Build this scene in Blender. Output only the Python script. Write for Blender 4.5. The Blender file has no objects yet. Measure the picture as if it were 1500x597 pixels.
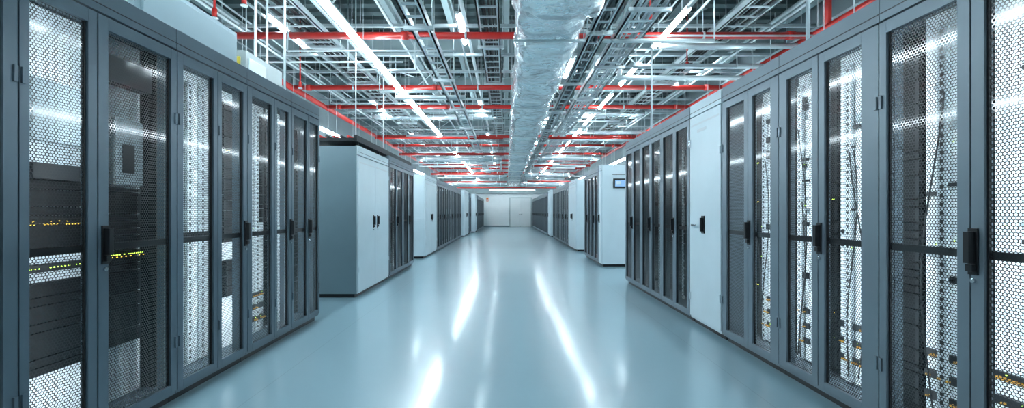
import bpy, math, random
from mathutils import Vector, noise
random.seed(7)
scn = bpy.context.scene

# ------------------------------------------------------------------ materials
def mat(name, col, rough=0.5, metal=0.0, emit=None, es=0.0, coat=0.0, bump=0.0, bscale=40.0, var=0.0, vscale=3.0, spec=0.5):
    m = bpy.data.materials.new(name); m.use_nodes = True
    nt = m.node_tree; b = nt.nodes['Principled BSDF']
    b.inputs['Base Color'].default_value = (*col, 1)
    b.inputs['Roughness'].default_value = rough
    b.inputs['Metallic'].default_value = metal
    b.inputs['Coat Weight'].default_value = coat
    b.inputs['Specular IOR Level'].default_value = spec
    if emit:
        b.inputs['Emission Color'].default_value = (*emit, 1)
        b.inputs['Emission Strength'].default_value = es
    tc = nt.nodes.new('ShaderNodeTexCoord')
    if var > 0:
        n = nt.nodes.new('ShaderNodeTexNoise'); n.inputs['Scale'].default_value = vscale; n.inputs['Detail'].default_value = 4
        nt.links.new(tc.outputs['Object'], n.inputs['Vector'])
        r = nt.nodes.new('ShaderNodeValToRGB')
        r.color_ramp.elements[0].position = 0.3; r.color_ramp.elements[1].position = 0.7
        r.color_ramp.elements[0].color = (*[c*(1-var) for c in col], 1)
        r.color_ramp.elements[1].color = (*[min(1, c*(1+var)) for c in col], 1)
        nt.links.new(n.outputs['Fac'], r.inputs['Fac']); nt.links.new(r.outputs['Color'], b.inputs['Base Color'])
    if bump > 0:
        n = nt.nodes.new('ShaderNodeTexNoise'); n.inputs['Scale'].default_value = bscale; n.inputs['Detail'].default_value = 3
        nt.links.new(tc.outputs['Object'], n.inputs['Vector'])
        bp = nt.nodes.new('ShaderNodeBump'); bp.inputs['Strength'].default_value = bump; bp.inputs['Distance'].default_value = 0.02
        nt.links.new(n.outputs['Fac'], bp.inputs['Height']); nt.links.new(bp.outputs['Normal'], b.inputs['Normal'])
    return m

def perforated(name, col, pitch, radius, rough=0.3, metal=0.3):
    """sheet in the YZ plane with staggered round holes"""
    m = bpy.data.materials.new(name); m.use_nodes = True
    nt = m.node_tree; b = nt.nodes['Principled BSDF']; out = nt.nodes['Material Output']
    b.inputs['Base Color'].default_value = (*col, 1); b.inputs['Roughness'].default_value = rough
    b.inputs['Metallic'].default_value = metal
    b.inputs['Coat Weight'].default_value = 1.0; b.inputs['Coat Roughness'].default_value = 0.07; b.inputs['Coat IOR'].default_value = 1.6
    tc = nt.nodes.new('ShaderNodeTexCoord'); sp = nt.nodes.new('ShaderNodeSeparateXYZ')
    nt.links.new(tc.outputs['Object'], sp.inputs[0])
    def M(op, a, bb=None):
        n = nt.nodes.new('ShaderNodeMath'); n.operation = op
        for i, v in enumerate((a, bb)):
            if v is None: continue
            if isinstance(v, (int, float)): n.inputs[i].default_value = v
            else: nt.links.new(v, n.inputs[i])
        return n.outputs[0]
    u = M('DIVIDE', sp.outputs['Y'], pitch)
    v = M('DIVIDE', sp.outputs['Z'], pitch*0.866)
    row = M('FLOOR', v)
    odd = M('MULTIPLY', M('FLOORED_MODULO', row, 2.0), 0.5)
    fu = M('SUBTRACT', M('FRACT', M('ADD', u, odd)), 0.5)
    fv = M('MULTIPLY', M('SUBTRACT', M('FRACT', v), 0.5), 0.866)
    d = M('SQRT', M('ADD', M('MULTIPLY', fu, fu), M('MULTIPLY', fv, fv)))
    hole = M('LESS_THAN', d, radius)
    tr = nt.nodes.new('ShaderNodeBsdfTransparent'); mx = nt.nodes.new('ShaderNodeMixShader')
    nt.links.new(hole, mx.inputs[0]); nt.links.new(b.outputs[0], mx.inputs[1]); nt.links.new(tr.outputs[0], mx.inputs[2])
    nt.links.new(mx.outputs[0], out.inputs[0])
    return m

FRAME_L = mat('rack_frame_slate', (0.100, 0.145, 0.178), 0.36, 0.2, var=0.06)
FRAME_R = mat('rack_frame_grey', (0.160, 0.207, 0.242), 0.38, 0.2, var=0.06)
MESH = perforated('perforated_door_sheet', (0.005, 0.007, 0.009), 0.0150, 0.40, 0.35, 0.0)
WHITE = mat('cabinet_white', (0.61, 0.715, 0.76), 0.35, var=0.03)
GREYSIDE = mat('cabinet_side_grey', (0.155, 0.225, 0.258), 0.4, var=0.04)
BLACK = mat('black_plastic', (0.008, 0.009, 0.011), 0.35)
EQUIP = mat('equipment_black', (0.003, 0.004, 0.005), 0.5, bump=0.1, spec=0.2)
EQ2 = mat('equipment_charcoal', (0.013, 0.016, 0.019), 0.45, spec=0.3)
BRIGHT = mat('bright_interior_panel', (0.78, 0.88, 0.93), 0.45, 0.0, var=0.22, vscale=5)  # pale colour stands in for the lit space behind the mesh doors
RAIL = mat('rail_zinc', (0.6, 0.67, 0.70), 0.4, 0.2)
GREYBOX = mat('module_grey', (0.38, 0.45, 0.48), 0.5)
CHROME = mat('lock_chrome', (0.7, 0.72, 0.74), 0.2, 1.0)
LEDY = mat('led_yellow', (0.8, 0.7, 0.1), 0.5, emit=(1, 0.62, 0.06), es=3)
LEDG = mat('led_green', (0.5, 0.9, 0.1), 0.5, emit=(0.65, 1, 0.10), es=3)
CABY = mat('cable_yellow', (0.62, 0.31, 0.04), 0.5)
CABW = mat('cable_pale', (0.6, 0.65, 0.68), 0.5)
CABK = mat('cable_black', (0.012, 0.014, 0.016), 0.5)
CABG = mat('cable_grey', (0.10, 0.12, 0.13), 0.5)
CAB_FILL = mat('rack_fill_emitter', (1, 1, 1), 0.5, emit=(0.78, 0.92, 1.0), es=26)  # glow of the strips added inside the racks
LAMP = mat('linear_lamp_emitter', (1, 1, 1), 0.5, emit=(0.77, 0.92, 1.0), es=55)
LAMP_FILL = mat('fill_batten_emitter', (1, 1, 1), 0.5, emit=(0.77, 0.92, 1.0), es=38)  # glow of the extra strips added as fill light
LAMP_FAR_FILL = mat('far_fill_emitter', (1, 1, 1), 0.5, emit=(0.80, 0.93, 1.0), es=9)  # glow of the strip added for the far wall
LAMPH = mat('lamp_housing', (0.7, 0.75, 0.76), 0.4)
RED = mat('red_pipe_paint', (0.53, 0.018, 0.013), 0.35, coat=0.3)
FOIL = mat('duct_foil', (0.84, 0.90, 0.92), 0.25, 0.72, bump=1.0, bscale=8, var=0.08, vscale=5)
TAPE = mat('duct_tape_foil', (0.88, 0.92, 0.94), 0.2, 0.8, bump=0.3, bscale=30)
STEEL = mat('galvanised_steel', (0.58, 0.66, 0.68), 0.36, 0.45, var=0.1)
PALE = mat('beam_paint', (0.34, 0.43, 0.445), 0.55, var=0.08)
PIPEW = mat('pipe_pale', (0.76, 0.84, 0.86), 0.35, 0.15)
DECK = mat('ceiling_deck', (0.085, 0.125, 0.13), 0.7, var=0.15, vscale=1.2)
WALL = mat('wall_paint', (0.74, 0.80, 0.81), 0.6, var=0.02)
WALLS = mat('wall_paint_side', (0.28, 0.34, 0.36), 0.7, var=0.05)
DOORM = mat('door_paint', (0.68, 0.74, 0.75), 0.45)
ORANGE = mat('orange_plastic', (0.8, 0.2, 0.04), 0.5)
BEIGE = mat('beige_box', (0.34, 0.39, 0.39), 0.5, var=0.05)
SCREEN = mat('panel_screen', (0.05, 0.1, 0.2), 0.2, emit=(0.30, 0.55, 0.85), es=0.7)
YEL = mat('label_yellow', (0.75, 0.6, 0.08), 0.5)

# floor material
FLOOR = bpy.data.materials.new('epoxy_floor'); FLOOR.use_nodes = True
nt = FLOOR.node_tree; b = nt.nodes['Principled BSDF']
tc = nt.nodes.new('ShaderNodeTexCoord')
n1 = nt.nodes.new('ShaderNodeTexNoise'); n1.inputs['Scale'].default_value = 0.7; n1.inputs['Detail'].default_value = 5
nt.links.new(tc.outputs['Object'], n1.inputs['Vector'])
r = nt.nodes.new('ShaderNodeValToRGB'); r.color_ramp.elements[0].position = 0.3; r.color_ramp.elements[1].position = 0.75
r.color_ramp.elements[0].color = (0.205, 0.330, 0.382, 1); r.color_ramp.elements[1].color = (0.232, 0.360, 0.412, 1)
nt.links.new(n1.outputs['Fac'], r.inputs['Fac'])
br = nt.nodes.new('ShaderNodeTexBrick'); br.offset = 0.0; br.inputs['Scale'].default_value = 1.0
br.inputs['Brick Width'].default_value = 3.3; br.inputs['Row Height'].default_value = 3.0
br.inputs['Mortar Size'].default_value = 0.004; br.inputs['Mortar Smooth'].default_value = 0.3
br.inputs['Color1'].default_value = (1, 1, 1, 1); br.inputs['Color2'].default_value = (1, 1, 1, 1); br.inputs['Mortar'].default_value = (0.8, 0.8, 0.8, 1)
mp = nt.nodes.new('ShaderNodeMapping'); mp.inputs['Location'].default_value = (1.65, 0.7, 0)
nt.links.new(tc.outputs['Object'], mp.inputs[0]); nt.links.new(mp.outputs[0], br.inputs['Vector'])
mx = nt.nodes.new('ShaderNodeMix'); mx.data_type = 'RGBA'; mx.blend_type = 'MULTIPLY'; mx.inputs[0].default_value = 1
nt.links.new(r.outputs['Color'], mx.inputs[6]); nt.links.new(br.outputs['Color'], mx.inputs[7])
nt.links.new(mx.outputs[2], b.inputs['Base Color'])
b.inputs['Roughness'].default_value = 0.30; b.inputs['Specular IOR Level'].default_value = 0.7
b.inputs['Coat Weight'].default_value = 0.55; b.inputs['Coat Roughness'].default_value = 0.13
n2 = nt.nodes.new('ShaderNodeTexNoise'); n2.inputs['Scale'].default_value = 3.5; n2.inputs['Detail'].default_value = 3
nt.links.new(tc.outputs['Object'], n2.inputs['Vector'])
bp = nt.nodes.new('ShaderNodeBump'); bp.inputs['Strength'].default_value = 0.09; bp.inputs['Distance'].default_value = 0.02
nt.links.new(n2.outputs['Fac'], bp.inputs['Height']); nt.links.new(bp.outputs['Normal'], b.inputs['Normal']); nt.links.new(bp.outputs['Normal'], b.inputs['Coat Normal'])

# ------------------------------------------------------------------ mesh builder
class MB:
    def __init__(s): s.v = []; s.f = []; s.m = []; s.sm = []; s.mats = []
    def mi(s, m):
        if m not in s.mats: s.mats.append(m)
        return s.mats.index(m)
    def box(s, x0, x1, y0, y1, z0, z1, m):
        x0, x1 = sorted((x0, x1)); y0, y1 = sorted((y0, y1)); z0, z1 = sorted((z0, z1))
        k = len(s.v); s.v += [(x0,y0,z0),(x1,y0,z0),(x1,y1,z0),(x0,y1,z0),(x0,y0,z1),(x1,y0,z1),(x1,y1,z1),(x0,y1,z1)]
        for q in ((0,3,2,1),(4,5,6,7),(0,1,5,4),(1,2,6,5),(2,3,7,6),(3,0,4,7)):
            s.f.append(tuple(k+i for i in q)); s.m.append(s.mi(m)); s.sm.append(False)
    def quad(s, pts, m):
        k = len(s.v); s.v += pts; s.f.append(tuple(range(k, k+len(pts)))); s.m.append(s.mi(m)); s.sm.append(False)
    def tube(s, pts, r, m, seg=10, cap=True):
        pts = [Vector(p) for p in pts]; n = len(pts); k = len(s.v); up = None
        for i, p in enumerate(pts):
            t = (pts[min(i+1, n-1)] - pts[max(i-1, 0)]).normalized()
            if up is None:
                a = Vector((0,0,1)) if abs(t.z) < 0.9 else Vector((1,0,0)); up = (a - t*a.dot(t)).normalized()
            else: up = (up - t*up.dot(t)).normalized()
            w = t.cross(up)
            for j in range(seg):
                a = 2*math.pi*j/seg; q = p + (up*math.cos(a) + w*math.sin(a))*r; s.v.append(tuple(q))
        for i in range(n-1):
            for j in range(seg):
                a = k+i*seg+j; bq = k+i*seg+(j+1) % seg
                s.f.append((a, bq, bq+seg, a+seg)); s.m.append(s.mi(m)); s.sm.append(True)
        if cap:
            s.f.append(tuple(k+j for j in reversed(range(seg)))); s.m.append(s.mi(m)); s.sm.append(False)
            s.f.append(tuple(k+(n-1)*seg+j for j in range(seg))); s.m.append(s.mi(m)); s.sm.append(False)
    def build(s, name, bevel=0):
        me = bpy.data.meshes.new(name); me.from_pydata(s.v, [], s.f); me.update()
        for m in s.mats: me.materials.append(m)
        me.polygons.foreach_set('material_index', s.m); me.polygons.foreach_set('use_smooth', s.sm)
        o = bpy.data.objects.new(name, me); scn.collection.objects.link(o)
        if bevel:
            bm = o.modifiers.new('bevel', 'BEVEL'); bm.width = bevel; bm.segments = 2; bm.limit_method = 'ANGLE'; bm.angle_limit = 1.2
        return o

# ------------------------------------------------------------------ room
W = 5.4; Y0, Y1 = -2.5, 34.0; H = 4.9
def simple(name, *a, bevel=0):
    m = MB(); m.box(*a); return m.build(name, bevel)
simple('floor', -W, W, Y0, Y1, -0.1, 0, FLOOR)
simple('ceiling', -W, W, Y0, Y1, H, H+0.1, DECK)
simple('wall_left', -W-0.1, -W, Y0, Y1, 0, H, WALLS)
simple('wall_right', W, W+0.1, Y0, Y1, 0, H, WALLS)
simple('wall_back', -W, W, Y0-0.1, Y0, 0, H, WALLS)
m = MB(); m.box(-W, W, Y1, Y1+0.1, 0, H, WALL); m.build('wall_far')
simple('trim_far', -W, W, Y1-0.25, Y1-0.002, 2.66, H, PALE)
simple('baseboard_far', -W, W, Y1-0.02, Y1, 0, 0.1, GREYSIDE)
# far door (double)
YD = Y1-0.004
m = MB()
dx0, dx1 = 0.3, 1.95
m.box(dx0-0.07, dx0, YD-0.06, YD, 0, 2.3, PALE); m.box(dx1, dx1+0.07, YD-0.06, YD, 0, 2.3, PALE); m.box(dx0-0.07, dx1+0.07, YD-0.06, YD, 2.3, 2.37, PALE)
mid = (dx0+dx1)/2
for a, c in ((dx0+0.005, mid-0.01), (mid+0.01, dx1-0.005)):
    m.box(a, c, YD-0.045, YD, 0.01, 2.29, DOORM)
m.box(mid-0.12, mid-0.04, YD-0.1, YD-0.045, 1.0, 1.03, CHROME); m.box(mid+0.04, mid+0.12, YD-0.1, YD-0.045, 1.0, 1.03, CHROME)
m.build('door_1')
m = MB(); m.box(-1.62, -1.45, Y1-0.06, Y1, 2.05, 2.35, ORANGE); m.box(-1.6, -1.47, Y1-0.075, Y1-0.06, 2.1, 2.2, WHITE); m.build('alarm_beacon')

# ------------------------------------------------------------------ racks
def handle(m, X, y, zc, XR, lever=True):
    x = lambda d: XR[0] + XR[1]*d
    m.box(x(-0.025), x(-0.033), y-0.019, y+0.019, zc-0.10, zc+0.10, BLACK)
    m.box(x(-0.033), x(-0.062), y-0.012, y+0.012, zc-0.05, zc+0.085, BLACK)
    m.box(x(-0.033), x(-0.05), y-0.014, y+0.014, zc-0.085, zc-0.055, BLACK)
    m.tube([(x(-0.025), y, zc-0.125), (x(-0.036), y, zc-0.125)], 0.010, CHROME, 12)

def rack(name, XF, s, y0, y1, leaves, top=2.35, FR=FRAME_L, depth=1.0, zc=1.03, ends=(False, False), kind='mesh', detail=True, back=EQ2, fill_strip=True):
    """leaves: (a,b,g0,g1,handle_y)"""
    m = MB(); X = lambda d: XF + s*d
    DT = top-0.14
    B = lambda d0, d1, a, c, z0, z1, mt: m.box(X(d0), X(d1), a, c, z0, z1, mt)
    e = 0.002
    B(0.03, depth, y0+e, y1-e, 0, 0.055, BLACK)                      # plinth
    B(-0.012, depth, y0+e, y1-e, 0.055, 0.075, FR)                   # base tray
    B(-0.022, 0.02, y0+e, y1-e, DT+0.012, top, FR)                   # fascia
    B(0.02, depth, y0+e, y1-e, DT+0.03, top-0.01, FR)                # roof
    B(-0.0235, -0.02, y0+e, y1-e, DT+0.05, DT+0.056, BLACK)
    for ya in (y0+e, y1-0.035):
        B(0.03, 0.075, ya, ya+0.033, 0.075, DT+0.03, FR)
        B(depth-0.05, depth, ya, ya+0.033, 0.075, DT+0.03, FR)
    B(depth, depth+0.02, y0+e, y1-e, 0.055, DT+0.03, back)
    if ends[0]: B(0.0, depth, y0-0.02, y0+e, 0.055, top-0.01, ends[0])
    if ends[1]: B(0.0, depth, y1-e, y1+0.02, 0.055, top-0.01, ends[1])
    for lf in leaves:
        a, c, g0, g1, hy = lf[:5]; k = lf[5] if len(lf) > 5 else kind
        a += 0.003; c -= 0.003; zb, zt = 0.08, DT
        if k == 'solid':
            B(-0.025, 0.015, a, c, zb, zt, WHITE)
            B(-0.0255, -0.02, a+0.03, c-0.03, zt-0.10, zt-0.08, CABW)
        else:
            g0 = max(g0, a+0.012); g1 = min(g1, c-0.012)
            B(-0.025, 0.015, a, g0, zb, zt, FR); B(-0.025, 0.015, g1, c, zb, zt, FR)
            B(-0.025, 0.015, g0, g1, zt-0.065, zt, FR); B(-0.025, 0.015, g0, g1, zb, zb+0.045, FR)
            # black inner gasket around the perforated panel
            B(-0.012, 0.0, g0, g0+0.008, zb+0.045, zt-0.065, BLACK); B(-0.012, 0.0, g1-0.008, g1, zb+0.045, zt-0.065, BLACK)
            if k == 'mesh':
                m.quad([(X(-0.008), g0, zb+0.045), (X(-0.008), g1, zb+0.045), (X(-0.008), g1, zt-0.065), (X(-0.008), g0, zt-0.065)], MESH)
                B(0.0, 0.012, g0, g1, 1.0, 1.035, BLACK)
            if fill_strip:   # unseen added lamp behind the stile, lights the rack inside
                B(0.0155, 0.020, g0-0.026, g0-0.004, 0.12, zt-0.05, CAB_FILL)
        if hy is not None: handle(m, X, hy, zc, (XF, s))
        if detail:
            for hz in (0.35, 1.75):
                hyy = c-0.012 if (hy is not None and hy < (a+c)/2) else a+0.012
                B(-0.034, -0.025, hyy-0.008, hyy+0.008, hz, hz+0.07, FR)
    return m, X, B, DT

def slot_rail(B, d, y, z0=0.1, z1=2.15, w=0.045):
    B(d, d+0.02, y-w/2, y+w/2, z0, z1, RAIL)
    z = z0+0.03
    while z < z1-0.03:
        B(d-0.002, d, y-0.008, y+0.008, z, z+0.018, BLACK); z += 0.044

def servers(B, d, a, c, z0, z1, leds=True):
    z = z0
    while z < z1-0.02:
        h = min(random.choice((0.043, 0.043, 0.087, 0.13)), z1-z)
        B(d, d+0.6, a, c, z+0.002, z+h-0.002, EQUIP)
        B(d-0.01, d, a+0.01, a+0.03, z+0.008, z+h-0.008, EQ2); B(d-0.01, d, c-0.03, c-0.01, z+0.008, z+h-0.008, EQ2)
        if h < 0.05 and leds and random.random() < 0.2 and c-a > 0.1:
            for q in range(random.randint(1, 4)):
                yy = a+0.04+0.016*q
                if yy < c-0.04: B(d-0.003, d, yy, yy+0.006, z+0.018, z+0.024, random.choice((LEDG, LEDG, LEDY)))
        z += h

def ledrow(B, d, a, c, z, m, step=0.018, w=0.008, h=0.005):
    y = a
    while y < c:
        if random.random() < 0.8: B(d-0.004, d, y, y+w, z, z+h, m)
        y += step

def cables(m, X, d, a, c, z0, z1, n, mt, r=0.005):
    for i in range(n):
        y = random.uniform(a, c); pts = []; z = z0+random.uniform(0, .05)
        ph = random.uniform(0, 6); zt = random.uniform(z0+(z1-z0)*0.5, z1)
        for k in range(9):
            t = k/8; pts.append((X(d+0.02*math.sin(ph+3*t)), min(c, max(a, y+0.05*math.sin(ph+5*t+i))), z+(zt-z)*t))
        m.tube(pts, r, mt, 6)

def patch_block(B, d, a, c, z0, z1):
    """patch panels with orange/yellow plugs and link lights"""
    z = z0
    while z < z1:
        B(d, d+0.03, a, c, z, z+0.04, EQ2)
        y = a+0.015
        while y < c-0.02:
            if random.random() < 0.4: B(d-0.022, d, y, y+0.009, z+0.010, z+0.021, CABY)
            if random.random() < 0.12: B(d-0.003, d, y, y+0.005, z+0.030, z+0.035, LEDG)
            y += 0.02
        z += 0.11

# ---- left near row
XL = -2.10
left = [
 (0.05, 0.92, [(0.05,0.485,0.10,0.43,None),(0.485,0.92,0.54,0.87,0.51)]),
 (0.92, 1.80, [(0.92,1.36,0.98,1.30,None),(1.36,1.80,1.42,1.745,1.40)]),
 (1.80, 2.668,[(1.80,2.149,1.842,2.10,None),(2.149,2.668,2.207,2.62,2.185)]),
 (2.668,3.39, [(2.668,3.042,2.718,3.00,None),(3.042,3.39,3.085,3.338,3.365)]),
 (3.39, 4.09, [(3.39,3.785,3.454,3.741,None),(3.785,4.09,3.829,4.03,4.07)]),
 (4.09, 4.70, [(4.09,4.43,4.133,4.40,None),(4.43,4.70,4.459,4.667,4.445)]),
]
for i, (a, c, lv) in enumerate(left):
    m, X, B, DT = rack('server_rack', XL, -1, a, c, lv, ends=(FRAME_L if i == 0 else False, FRAME_L if i == 5 else False), FR=FRAME_L)
    if i < 2:
        B(0.22, 0.235, a+0.05, c-0.05, 0.1, DT, BRIGHT); servers(B, 0.15, a+0.1, c-0.1, 0.4, 1.3)
    if i == 2:
        B(0.24, 0.25, 1.99, 2.70, 0.08, DT+0.02, BRIGHT)
        servers(B, 0.20, 1.99, 2.34, 0.39, 0.85, False); servers(B, 0.20, 1.99, 2.34, 1.01, 1.36, False)
        ledrow(B, 0.188, 2.0, 2.34, 1.135, LEDY, 0.015); ledrow(B, 0.188, 2.0, 2.34, 1.150, LEDY, 0.04)
        servers(B, 0.20, 2.36, 2.66, 0.41, 1.345, False)
        ledrow(B, 0.188, 2.36, 2.66, 0.945, LEDG, 0.014); ledrow(B, 0.188, 2.36, 2.66, 0.932, LEDY, 0.03)
        B(0.20, 0.24, 1.99, 2.34, 0.90, 0.94, EQ2)
        ledrow(B, 0.198, 2.02, 2.33, 0.918, LEDG, 0.018)
        B(0.17, 0.24, 2.46, 2.645, 1.36, 1.75, GREYBOX); B(0.165, 0.17, 2.50, 2.58, 1.43, 1.60, EQ2)
        B(0.16, 0.24, 2.02, 2.30, 1.55, 1.85, GREYBOX)
        B(0.16, 0.24, 2.02, 2.34, 1.36, 1.44, EQ2); B(0.16, 0.24, 2.4, 2.7, 1.95, 2.1, EQ2)
        B(0.12, 0.24, 2.345, 2.36, 0.1, 2.2, EQ2)
    if i == 3:
        B(0.14, 0.24, 2.705, 2.93, 0.08, DT+0.02, EQUIP)
        B(0.24, 0.25, 2.95, 3.38, 0.08, DT+0.02, BRIGHT)
        slot_rail(B, 0.21, 3.09); slot_rail(B, 0.21, 3.22)
        B(0.2, 0.24, 3.0, 3.3, 1.0, 1.05, EQUIP)
    if i == 4:
        servers(B, 0.20, 3.42, 3.67, 0.95, 2.1); B(0.24, 0.25, 3.42, 4.07, 0.08, 2.2, BRIGHT)
        servers(B, 0.20, 3.45, 3.6, 0.5, 0.8)
        servers(B, 0.19, 3.68, 3.80, 0.1, 2.1, False)
        ledrow(B, 0.178, 3.68, 3.82, 1.05, LEDG, 0.013); slot_rail(B, 0.21, 3.93)
        servers(B, 0.2, 3.96, 4.06, 1.1, 2.1); patch_block(B, 0.2, 3.82, 4.02, 0.2, 0.5)
    if i == 5:
        servers(B, 0.2, 4.10, 4.22, 0.1, 2.1, False); B(0.24, 0.25, 4.12, 4.66, 0.08, 2.2, BRIGHT)
        servers(B, 0.2, 4.36, 4.66, 0.1, 2.1)
        slot_rail(B, 0.21, 4.31)
    m.build('server_rack', 0.003)

# ---- right near row
XR = 2.03
right = [
 (-0.30,0.55, [(-0.30,0.125,-0.24,0.07,None),(0.125,0.55,0.18,0.49,0.15)]),
 (0.55, 1.42, [(0.55,0.985,0.61,0.93,None),(0.985,1.42,1.04,1.36,1.01)]),
 (1.42, 2.28, [(1.42,1.83,1.47,1.778,None),(1.83,2.28,1.884,2.236,1.815)]),
 (2.28, 3.12, [(2.28,2.725,2.393,2.672,None),(2.725,3.12,2.778,3.033,2.71)]),
 (3.12, 3.94, [(3.12,3.517,3.219,3.458,None),(3.517,3.94,3.576,3.86,3.50)]),
]
bright = {1:[(0.6,1.3)], 2:[(1.5,1.95),(1.98,2.27)], 3:[(2.60,2.85),(3.04,3.12)], 4:[(3.125,3.26),(3.55,3.72)]}
for i, (a, c, lv) in enumerate(right):
    m, X, B, DT = rack('server_rack', XR, 1, a, c, lv, ends=(FRAME_R if i == 0 else False, FRAME_R if i == 4 else False), FR=FRAME_R)
    for (p, q) in bright.get(i, []):
        B(0.22, 0.235, p, q, 0.09, DT+0.02, BRIGHT)
        if q-p < 0.1: continue
        slot_rail(B, 0.19, p+(q-p)*0.62, w=0.05)
        for k in range(11):
            zz = random.uniform(0.7, 2.1); yy = random.uniform(p+0.01, q-0.09); B(0.195, 0.22, yy, yy+random.uniform(0.03, 0.09), zz, zz+random.uniform(0.01, 0.045), random.choice((EQ2, GREYBOX)))
        for k in range(6):
            zz = random.uniform(0.7, 1.6); yy = random.uniform(p+0.02, q-0.03); B(0.192, 0.195, yy, yy+0.006, zz, zz+0.006, LEDG)
        patch_block(B, 0.20, p+0.01, q-0.01, 0.22, 0.55)
        cables(m, X, 0.17, p, q, 0.1, 1.9, 2, CABK, 0.004)
    if i == 3: servers(B, 0.22, 2.29, 2.59, 0.1, 2.1, False); servers(B, 0.22, 2.86, 3.03, 0.1, 2.1)
    if i == 4: servers(B, 0.22, 3.27, 3.54, 0.1, 2.1); servers(B, 0.22, 3.73, 3.9, 0.1, 2.1)
    m.build('server_rack', 0.003)
# white switch cabinet
m, X, B, DT = rack('electrical_cabinet', XR, 1, 3.962, 4.63, [(3.962,4.63,0,0,None,'solid')], FR=WHITE, kind='solid', ends=(WHITE, False))
B(-0.035, -0.025, 4.28, 4.34, 0.98, 1.16, BLACK); B(-0.06, -0.035, 4.30, 4.32, 1.0, 1.14, BLACK)
B(-0.06, -0.025, 4.50, 4.52, 1.05, 1.07, CHROME); B(-0.06, -0.05, 4.42, 4.52, 1.05, 1.07, CHROME)
B(-0.027, -0.025, 4.25, 4.45, 2.03, 2.06, CABW)
for hz in (0.25, 1.9): B(-0.04, -0.025, 4.60, 4.625, hz, hz+0.08, CHROME)
m.build('electrical_cabinet', 0.003)

def dark_bank(XF, s, y0, n, w, FR, top=2.3, ends=(False, False), k='mesh', hnd=True, zc=1.03):
    for j in range(n):
        a = y0+j*2*w; c = a+2*w
        lv = [(a, a+w, a+0.055, a+w-0.045, None), (a+w, c, a+w+0.045, c-0.055, a+w+0.022 if hnd else None)]
        m, X, B, DT = rack('server_rack', XF, s, a, c, lv, top=top, FR=FR, zc=zc, detail=False, fill_strip=False,
                           ends=(ends[0] if j == 0 else False, ends[1] if j == n-1 else False))
        # contents: rails and equipment
        slot_rail(B, 0.2, a+0.12); slot_rail(B, 0.2, c-0.12)
        servers(B, 0.2, a+0.16, c-0.16, 0.15, 1.0, False); servers(B, 0.2, a+0.16, c-0.16, 1.3, 1.9, False)
        m.build('server_rack', 0.003)

dark_bank(XR, 1, 4.645, 3, 0.417, FRAME_R, top=2.35, ends=(False, FRAME_R))

def white_cab(XF, s, y0, y1, n, top, side, name='power_cabinet', end0=True):
    w = (y1-y0)/n
    lv = []
    for j in range(n):
        a = y0+j*w
        lv.append((a, a+w, 0, 0, (a+w-0.10) if j % 2 == 0 else (a+0.10), 'solid'))
    m, X, B, DT = rack(name, XF, s, y0, y1, lv, top=top, FR=WHITE, kind='solid', ends=(side, WHITE), zc=1.05)
    return m, X, B

# Left block B
m, X, B = white_cab(-2.10, -1, 5.93, 7.46, 2, 2.13, GREYSIDE); m.build('power_cabinet', 0.004)  # shade on the near end is put into its darker grey
dark_bank(-2.10, -1, 7.51, 2, 0.49, FRAME_R, top=2.20, ends=(FRAME_L, FRAME_L))
m = MB()
m.box(-2.15, -3.0, 6.0, 9.4, 2.21, 2.25, EQ2); m.box(-2.12, -2.17, 6.0, 9.42, 2.205, 2.29, EQ2); m.box(-3.0, -2.95, 6.0, 9.42, 2.205, 2.29, EQ2)
for yy in (6.2, 7.2): 
    for xx in (-2.2, -2.95): m.box(xx, xx+0.03, yy, yy+0.04, 2.12, 2.21, EQ2)
for k in range(6): m.tube([(-2.25-0.1*k, 6.0, 2.27), (-2.28-0.1*k, 7.5, 2.28), (-2.25-0.1*k, 9.4, 2.27)], 0.02, CABK if k % 2 else RED, 8)
m.build('rooftop_cable_tray')
# Left block C
m, X, B = white_cab(-2.12, -1, 10.94, 12.7, 2, 2.17, WHITE); m.build('power_cabinet', 0.004)
dark_bank(-2.12, -1, 12.75, 7, 0.49, FRAME_R, top=2.2, ends=(FRAME_L, FRAME_L))
# Left block D/E
m, X, B = white_cab(-2.05, -1, 20.4, 22.6, 2, 2.25, WHITE); m.build('power_cabinet', 0.004)
dark_bank(-2.0, -1, 22.7, 1, 0.49, FRAME_R, top=2.2, ends=(FRAME_L, FRAME_L))
m, X, B = white_cab(-1.85, -1, 24.6, 25.9, 2, 2.25, WHITE); m.build('power_cabinet', 0.004)
dark_bank(-1.80, -1, 26.0, 7, 0.5, FRAME_R, top=2.2, ends=(FRAME_L, FRAME_L))
# Right block 2
m, X, B = white_cab(2.10, 1, 9.30, 9.55, 1, 2.24, WHITE)
B(0.24, 0.56, 9.255, 9.285, 1.72, 1.93, BLACK); B(0.275, 0.525, 9.250, 9.256, 1.755, 1.895, SCREEN); B(0.30, 0.40, 9.247, 9.251, 1.80, 1.87, WHITE)
B(0.22, 0.50, 9.27, 9.283, 2.01, 2.02, EQ2)
m.build('cooling_unit', 0.003)
dark_bank(2.10, 1, 9.60, 2, 0.42, FRAME_R, top=2.24, ends=(WHITE, FRAME_R))
m, X, B = white_cab(2.13, 1, 12.83, 14.4, 2, 2.2, WHITE); m.build('power_cabinet', 0.004)
dark_bank(2.13, 1, 14.45, 5, 0.48, FRAME_R, top=2.2, ends=(FRAME_R, FRAME_R))
m, X, B = white_cab(2.12, 1, 20.2, 21.4, 1, 2.25, WHITE); m.build('power_cabinet', 0.004)
dark_bank(2.08, 1, 21.5, 12, 0.5, FRAME_R, top=2.2, ends=(FRAME_R, FRAME_R))

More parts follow.
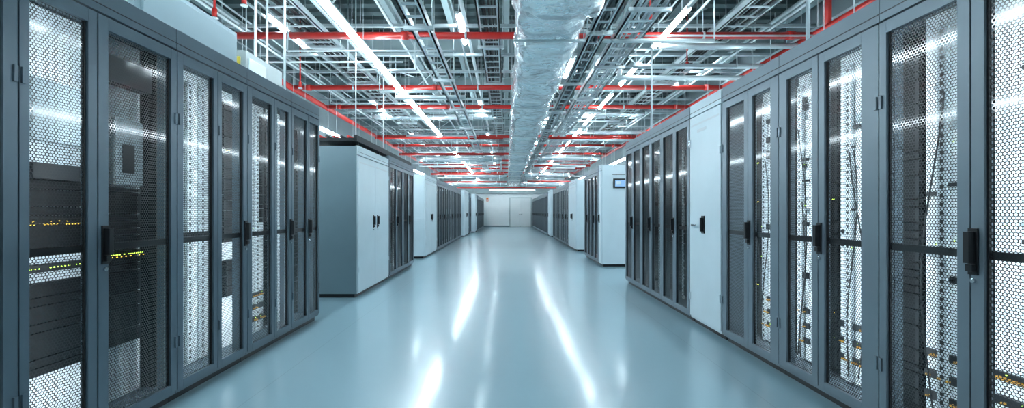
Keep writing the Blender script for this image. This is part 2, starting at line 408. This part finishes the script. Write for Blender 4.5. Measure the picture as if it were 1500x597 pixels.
# boxes on top of the near left racks
m = MB(); m.box(-2.42, -2.95, 2.75, 3.80, 2.345, 2.80, GREYSIDE); m.box(-2.40, -2.42, 2.80, 3.75, 2.40, 2.76, GREYSIDE); m.box(-2.46, -2.9, 2.743, 2.75, 2.40, 2.75, PALE)
m.tube([(-2.6, 3.3, 2.8), (-2.6, 3.3, 4.9)], 0.016, STEEL); m.build('power_distribution_box', 0.006)
m = MB(); m.box(-2.45, -2.95, 3.98, 4.62, 2.345, 2.72, BEIGE); m.box(-2.44, -2.45, 4.02, 4.3, 2.45, 2.66, WHITE); m.box(-2.5, -2.62, 3.972, 3.98, 2.55, 2.66, YEL)
m.box(-2.6, -2.8, 3.8, 3.98, 2.45, 2.6, BEIGE); m.tube([(-2.55, 4.3, 2.72), (-2.55, 4.3, 4.9)], 0.012, PIPEW); m.build('power_distribution_box', 0.006)
m = MB(); m.box(-2.25, -2.9, 0.6, 2.5, 2.345, 2.42, BEIGE); m.box(-2.25, -2.27, 0.6, 2.5, 2.42, 2.5, BEIGE); m.box(-2.88, -2.9, 0.6, 2.5, 2.42, 2.5, BEIGE)
for k in range(5): m.tube([(-2.35-0.1*k, 0.62, 2.44), (-2.38-0.1*k, 1.5, 2.45), (-2.35-0.1*k, 2.48, 2.44)], 0.02, CABK, 8)
m.build('rooftop_cable_tray', 0.003)

# ------------------------------------------------------------------ overhead services
# insulated foil duct
def duct(name, xc, w, z0, z1, ya, yb, seg=36):
    m = MB(); zc = (z0+z1)/2; hw = w/2; hh = (z1-z0)/2
    ny = int((yb-ya)/0.07); k0 = 0
    for i in range(ny+1):
        y = ya+(yb-ya)*i/ny
        ph = (y/1.25) % 1.0; bul = 0.016*math.sin(math.pi*ph)
        for j in range(seg):
            a = 2*math.pi*(j+0.5)/seg; ca, sa = math.cos(a), math.sin(a); p = 0.5
            cx = math.copysign(abs(ca)**p, ca)*(hw+bul); cz = math.copysign(abs(sa)**p, sa)*(hh+bul)
            nz = noise.noise(Vector((cx*4, y*2.2, cz*4)))*0.038 + noise.noise(Vector((cx*11, y*8, cz*11)))*0.030
            m.v.append((xc+cx*(1+nz/hw), y, zc+cz*(1+nz/hh)))
    mi = m.mi(FOIL); mt = m.mi(TAPE)
    for i in range(ny):
        y = ya+(yb-ya)*i/ny
        for j in range(seg):
            a = i*seg+j; c = i*seg+(j+1) % seg
            m.f.append((a, c, c+seg, a+seg)); m.m.append(mt if ((y/1.25) % 1.0) < 0.07 else mi); m.sm.append(True)
    m.f.append(tuple(range(seg))); m.m.append(mi); m.sm.append(False)
    m.f.append(tuple(ny*seg+j for j in range(seg))); m.m.append(mi); m.sm.append(False)
    # hanger straps
    y = ya+0.6
    while y < yb:
        m.box(xc-hw-0.05, xc+hw+0.05, y, y+0.03, z0-0.045, z0-0.025, STEEL)
        for sx in (-1, 1): m.tube([(xc+sx*(hw+0.03), y+0.015, z0-0.05), (xc+sx*(hw+0.03), y+0.015, H)], 0.006, STEEL, 6)
        y += 3.1
    return m.build(name)
duct('insulated_air_duct', 0.49, 0.72, 3.18, 3.62, 4.2, 33.7)
duct('insulated_air_duct', 0.50, 0.86, 3.12, 3.66, -2.0, 4.19)

# red sprinkler mains
def sprinkler(name, y, z=3.8, xa=-4.44, xb=4.49, r=0.05):
    m = MB(); m.tube([(xa, y, z), (xb, y, z)], r, RED, 14)
    for xx in (xa+0.3, -1.5, 1.9, xb-0.3):
        m.tube([(xx-0.05, y, z), (xx+0.05, y, z)], r*1.25, RED, 14)
    for xx in (-3.2, -0.6, 2.9):
        m.tube([(xx, y, z), (xx, y, H)], 0.006, STEEL, 6); m.tube([(xx-0.015, y, z), (xx+0.015, y, z)], r*1.18, STEEL, 14)
    return m.build(name)
for y in (6.25, 8.86, 10.5, 14.65, 16.6, 19.0, 21.5, 23.5, 25.5, 28, 31): sprinkler('sprinkler_pipe', y)
m = MB()
for xx in (-4.5, 4.55):
    m.tube([(xx, 1.5, 3.8), (xx, 33.5, 3.8)], 0.06, RED, 14)
    for y in range(3, 33, 3): m.tube([(xx, y, 3.8), (xx, y, H)], 0.006, STEEL, 6)
m.tube([(4.55, 6.0, 3.8), (4.55, 6.0, 4.9)], 0.05, RED, 14)
m.build('sprinkler_main')
m = MB()
for (x, y, z) in ((-3.45, 5.0, 3.55), (-3.1, 5.0, 3.7), (-0.6, 5.2, 3.9), (1.9, 5.6, 3.75), (-3.9, 8.0, 3.6), (3.2, 7.5, 3.8)):
    m.tube([(x, y, z), (x, y, H)], 0.013, RED, 8); m.tube([(x, y, z-0.05), (x, y, z+0.05)], 0.028, RED, 8); m.tube([(x, y, z-0.06), (x, y, z-0.07)], 0.04, STEEL, 12)
m.build('sprinkler_drops')

# ladder trays
def ladder(name, x0, x1, z, ya, yb, mt=STEEL, h=0.09, step=0.25, cab=0, cabm=CABK):
    m = MB(); m.box(x0, x0+0.02, ya, yb, z, z+h, mt); m.box(x1-0.02, x1, ya, yb, z, z+h, mt)
    m.box(x0, x0+0.04, ya, yb, z, z+0.008, mt); m.box(x1-0.04, x1, ya, yb, z, z+0.008, mt)
    y = ya+0.1
    while y < yb: m.box(x0+0.02, x1-0.02, y, y+0.035, z+0.012, z+0.03, mt); y += step
    for k in range(cab):
        xx = x0+0.05+(x1-x0-0.1)*(k+0.5)/cab; pts = []
        yy = ya; ph = random.uniform(0, 6)
        while yy <= yb: pts.append((xx+0.02*math.sin(ph+yy*0.9), yy, z+0.055+0.015*math.sin(ph*2+yy*1.7)+(0.03 if k % 2 else 0))); yy += 0.6
        m.tube(pts, random.uniform(0.014, 0.026), cabm, 8)
    y = ya+0.5
    while y < yb:
        m.box(x0-0.06, x1+0.06, y, y+0.04, z-0.045, z-0.002, mt)
        for xx in (x0-0.04, x1+0.04): m.tube([(xx, y+0.02, z-0.06), (xx, y+0.02, H)], 0.007, STEEL, 6)
        y += 2.0
    return m.build(name)
ladder('cable_tray', -1.16, -0.92, 3.40, 0.5, 33, PIPEW, 0.10, 0.3)
ladder('cable_tray', 1.00, 1.20, 3.34, 0.5, 33, STEEL, 0.08, 0.3, cab=4, cabm=CABG)
ladder('cable_tray', 1.50, 1.90, 3.62, 0.5, 33, STEEL, 0.09, 0.3, cab=4, cabm=CABW)
ladder('cable_tray', -0.42, -0.10, 3.95, 0.5, 33, STEEL, 0.09, 0.3, cab=5)
ladder('cable_tray', -3.3, -2.8, 3.95, 0.5, 33, STEEL, 0.09, 0.3, cab=6)
ladder('cable_tray', 3.2, 3.6, 3.95, 0.5, 33, STEEL, 0.09, 0.3, cab=5)

# linear lamps
def lamps(x, z, ya, yb, L=1.5, w=0.07, es=LAMP, top=H, pitch=None):
    m = MB(); y = ya; pitch = pitch or L
    while y < yb-0.5:
        e = min(y+L-0.05, yb)
        m.box(x-w/2, x+w/2, y, e, z+0.02, z+0.06, LAMPH); m.box(x-w/2+0.005, x+w/2-0.005, y+0.01, e-0.01, z, z+0.02, es)
        m.box(x-w/2-0.012, x-w/2, y+0.01, e-0.01, z+0.02, z+0.045, es); m.box(x+w/2, x+w/2+0.012, y+0.01, e-0.01, z+0.02, z+0.045, es)
        m.tube([(x, y+0.2, z+0.05), (x, y+0.2, top)], 0.004, STEEL, 6); m.tube([(x, e-0.2, z+0.05), (x, e-0.2, top)], 0.004, STEEL, 6)
        y += pitch
    return m.build('linear_light')
lamps(-2.10, 3.58, 0.0, 13.5, w=0.085)
lamps(-2.10, 3.58, 17.0, 32)
lamps(2.30, 3.74, -0.5, 32, L=1.3, pitch=1.95, w=0.05)
lamps(-3.9, 2.92, 0.5, 32, es=LAMP_FILL)  # unseen strip behind the left racks, added as fill light
lamps(3.9, 2.92, 0.5, 32, es=LAMP_FILL)  # same added fill strip, hidden behind the right racks
lamps(-0.75, 4.17, 1.5, 32, L=1.2, pitch=4.9, es=LAMP_FILL)  # short high battens, here and below, added to brighten the ceiling
lamps(1.3, 4.17, 3.4, 32, L=1.2, pitch=4.9, es=LAMP_FILL)
lamps(-3.6, 4.17, 1.5, 32, L=1.2, pitch=4.9, es=LAMP_FILL)
lamps(3.85, 4.17, 3.4, 32, L=1.2, pitch=4.9, es=LAMP_FILL)
# cross lamp added to brighten the far wall
m = MB()
m.box(-1.3, 2.2, 32.4, 32.48, 2.88, 2.94, LAMPH); m.box(-1.28, 2.18, 32.40, 32.49, 2.85, 2.88, LAMP_FAR_FILL); m.box(-1.28, 2.18, 32.48, 32.5, 2.88, 2.93, LAMP_FAR_FILL)
for xx in (-0.9, 1.9): m.tube([(xx, 32.44, 2.93), (xx, 32.44, H)], 0.006, STEEL, 6)
m.build('linear_light')

# beams
for i in range(14):
    y = 0.9+i*2.45; m = MB()
    m.box(-W, W, y-0.09, y+0.09, 4.25, 4.27, PALE); m.box(-W, W, y-0.09, y+0.09, 4.55, 4.57, PALE); m.box(-W, W, y-0.008, y+0.008, 4.27, 4.55, PALE)
    m.build('ceiling_beam')
m = MB()
for i in range(11): 
    x = -5+i; m.box(x-0.05, x+0.05, Y0, Y1, 4.57, 4.75, PALE)
for i in range(int((Y1-Y0)/0.3)):
    y = Y0+i*0.3; m.box(-W, W, y, y+0.14, 4.83, 4.9, DECK)
m.build('ceiling_joists')
# strut grid
m = MB()
y = 1.2; k = 0
while y < 33:
    z = 4.08+0.05*(k % 2)
    m.box(-4.9, 4.9, y, y+0.045, z, z+0.045, STEEL)
    for x in (-4.6, -3.55, -2.4, -1.4, 0.1, 2.2, 3.6, 4.6):
        m.tube([(x+0.1*math.sin(k*1.7), y+0.02, z), (x+0.1*math.sin(k*1.7), y+0.02, H)], 0.006, STEEL, 6)
    y += 1.1; k += 1
m.build('strut_grid')
# conduits
m = MB()
xs = [-4.8,-4.7,-4.25,-4.15,-4.05,-3.7,-2.6,-2.5,-1.85,-1.75,-1.65,-1.5,-0.75,-0.65,2.1,2.2,2.4,2.62,2.72,3.75,3.7,4.1,4.2,4.3,4.8]
for i, x in enumerate(xs):
    r = random.choice((0.014, 0.02, 0.02, 0.032)); z = 4.16+r if i % 3 else 4.04
    ya = random.choice((0.5, 0.5, 2, 4)); yb = random.choice((33, 33, 27, 20))
    m.tube([(x, ya, z), (x, yb, z)], r, PIPEW if i % 2 else STEEL, 8)
m.build('conduit_run')
m = MB()
for i in range(70):
    y = random.uniform(5.5, 31); s = random.choice((-1, 1)); xa = random.uniform(0.2, 2.6); xb = xa+random.uniform(1.0, 3.0)
    if s > 0: xa = max(xa, 0.95)
    r = random.choice((0.014, 0.02, 0.03, 0.045)); z = random.uniform(3.45, 4.2) if y < 16 else random.uniform(3.0, 4.2)
    p = [(s*min(xb, 4.9), y, z), (s*xa, y, z)]
    if random.random() < 0.5: p = p+[(s*xa, y+0.02, z), (s*xa, y+0.02, H)]
    m.tube(p, r, random.choice((PIPEW, STEEL, PIPEW)), 8)
    m.tube([(s*min(xb, 4.9), y, z), (s*min(xb, 4.9), y, H)], 0.01, STEEL, 6)
# diagonal braces
for i in range(12):
    y = 4.5+i*2.3; s = 1 if i % 2 else -1
    m.tube([(s*2.0, y, 4.1), (s*3.6, y+0.8, 4.85)], 0.012, PIPEW, 6); m.tube([(s*1.0, y+0.4, 4.85), (s*2.6, y+1.6, 4.1)], 0.012, PIPEW, 6)
m.build('branch_conduits')
# larger insulated cross ducts
for (xa, xb, y, z, r) in ((0.95, 3.9, 12.0, 3.98, 0.09), (-3.9, -0.3, 12.4, 3.98, 0.09), (-3.8, -0.2, 18.0, 3.45, 0.12), (1.0, 3.9, 17.6, 3.45, 0.12), (1.0, 3.6, 24.0, 3.3, 0.13), (-3.6, 0, 24.5, 3.3, 0.13),
                          (-4, 0.0, 28.5, 3.1, 0.16), (0.95, 4, 28.9, 3.1, 0.16)):
    m = MB(); n = 14; m.tube([(xa+(xb-xa)*i/n, y, z+0.006*math.sin(i*2.3)) for i in range(n+1)], r, FOIL, 16)
    for xx in (xa+0.4, xb-0.4): m.tube([(xx, y, z), (xx, y, H)], 0.008, STEEL, 6); m.tube([(xx-0.02, y, z), (xx+0.02, y, z)], r*1.06, STEEL, 16)
    m.build('insulated_cross_duct')
# lower red branch lines further down the hall
for (xa, xb, y, z) in ((-4, -0.1, 12.9, 3.45), (1.3, 4, 12.9, 3.45), (-4, -0.1, 15.8, 3.35), (1.3, 4, 20.2, 3.4), (-4, -0.1, 22.4, 3.2), (-4, 0.0, 27.0, 3.1), (1.3, 4, 26.4, 3.1), (-3.6, 3.6, 30.6, 2.95)):
    m = MB(); m.tube([(xa, y, z), (xb, y, z)], 0.045, RED, 12)
    for xx in (xa+0.2, xb-0.2, (xa+xb)/2): m.tube([(xx, y, z), (xx, y, H)], 0.008, STEEL, 6)
    m.build('sprinkler_branch')
# vertical pipes / rods reaching the rack tops
m = MB()
for (x, y, z) in ((-2.62, 5.0, 2.6), (-2.35, 6.6, 2.29), (-3.0, 5.3, 2.4), (-2.5, 8.6, 2.29), (2.35, 3.3, 2.34), (2.9, 2.75, 2.34), (2.4, 7.0, 2.34)):
    m.tube([(x, y, z), (x, y, H)], 0.014 if z > 2.3 else 0.011, PIPEW, 8)
m.build('suspension_rods')

# ------------------------------------------------------------------ world, camera, colour
w = bpy.data.worlds.new('world'); scn.world = w; w.use_nodes = True
w.node_tree.nodes['Background'].inputs[0].default_value = (0.6, 0.75, 0.8, 1); w.node_tree.nodes['Background'].inputs[1].default_value = 0.3
cam = bpy.data.cameras.new('camera'); co = bpy.data.objects.new('camera', cam); scn.collection.objects.link(co)
co.location = (0, 0, 1.2); co.rotation_euler = (math.radians(90), 0, 0)
cam.lens = 14.88; cam.sensor_width = 36; cam.shift_x = 8/1500; cam.shift_y = 11.5/1500; cam.clip_start = 0.02
scn.camera = co
scn.view_settings.view_transform = 'Standard'
scn.view_settings.exposure = 0.22
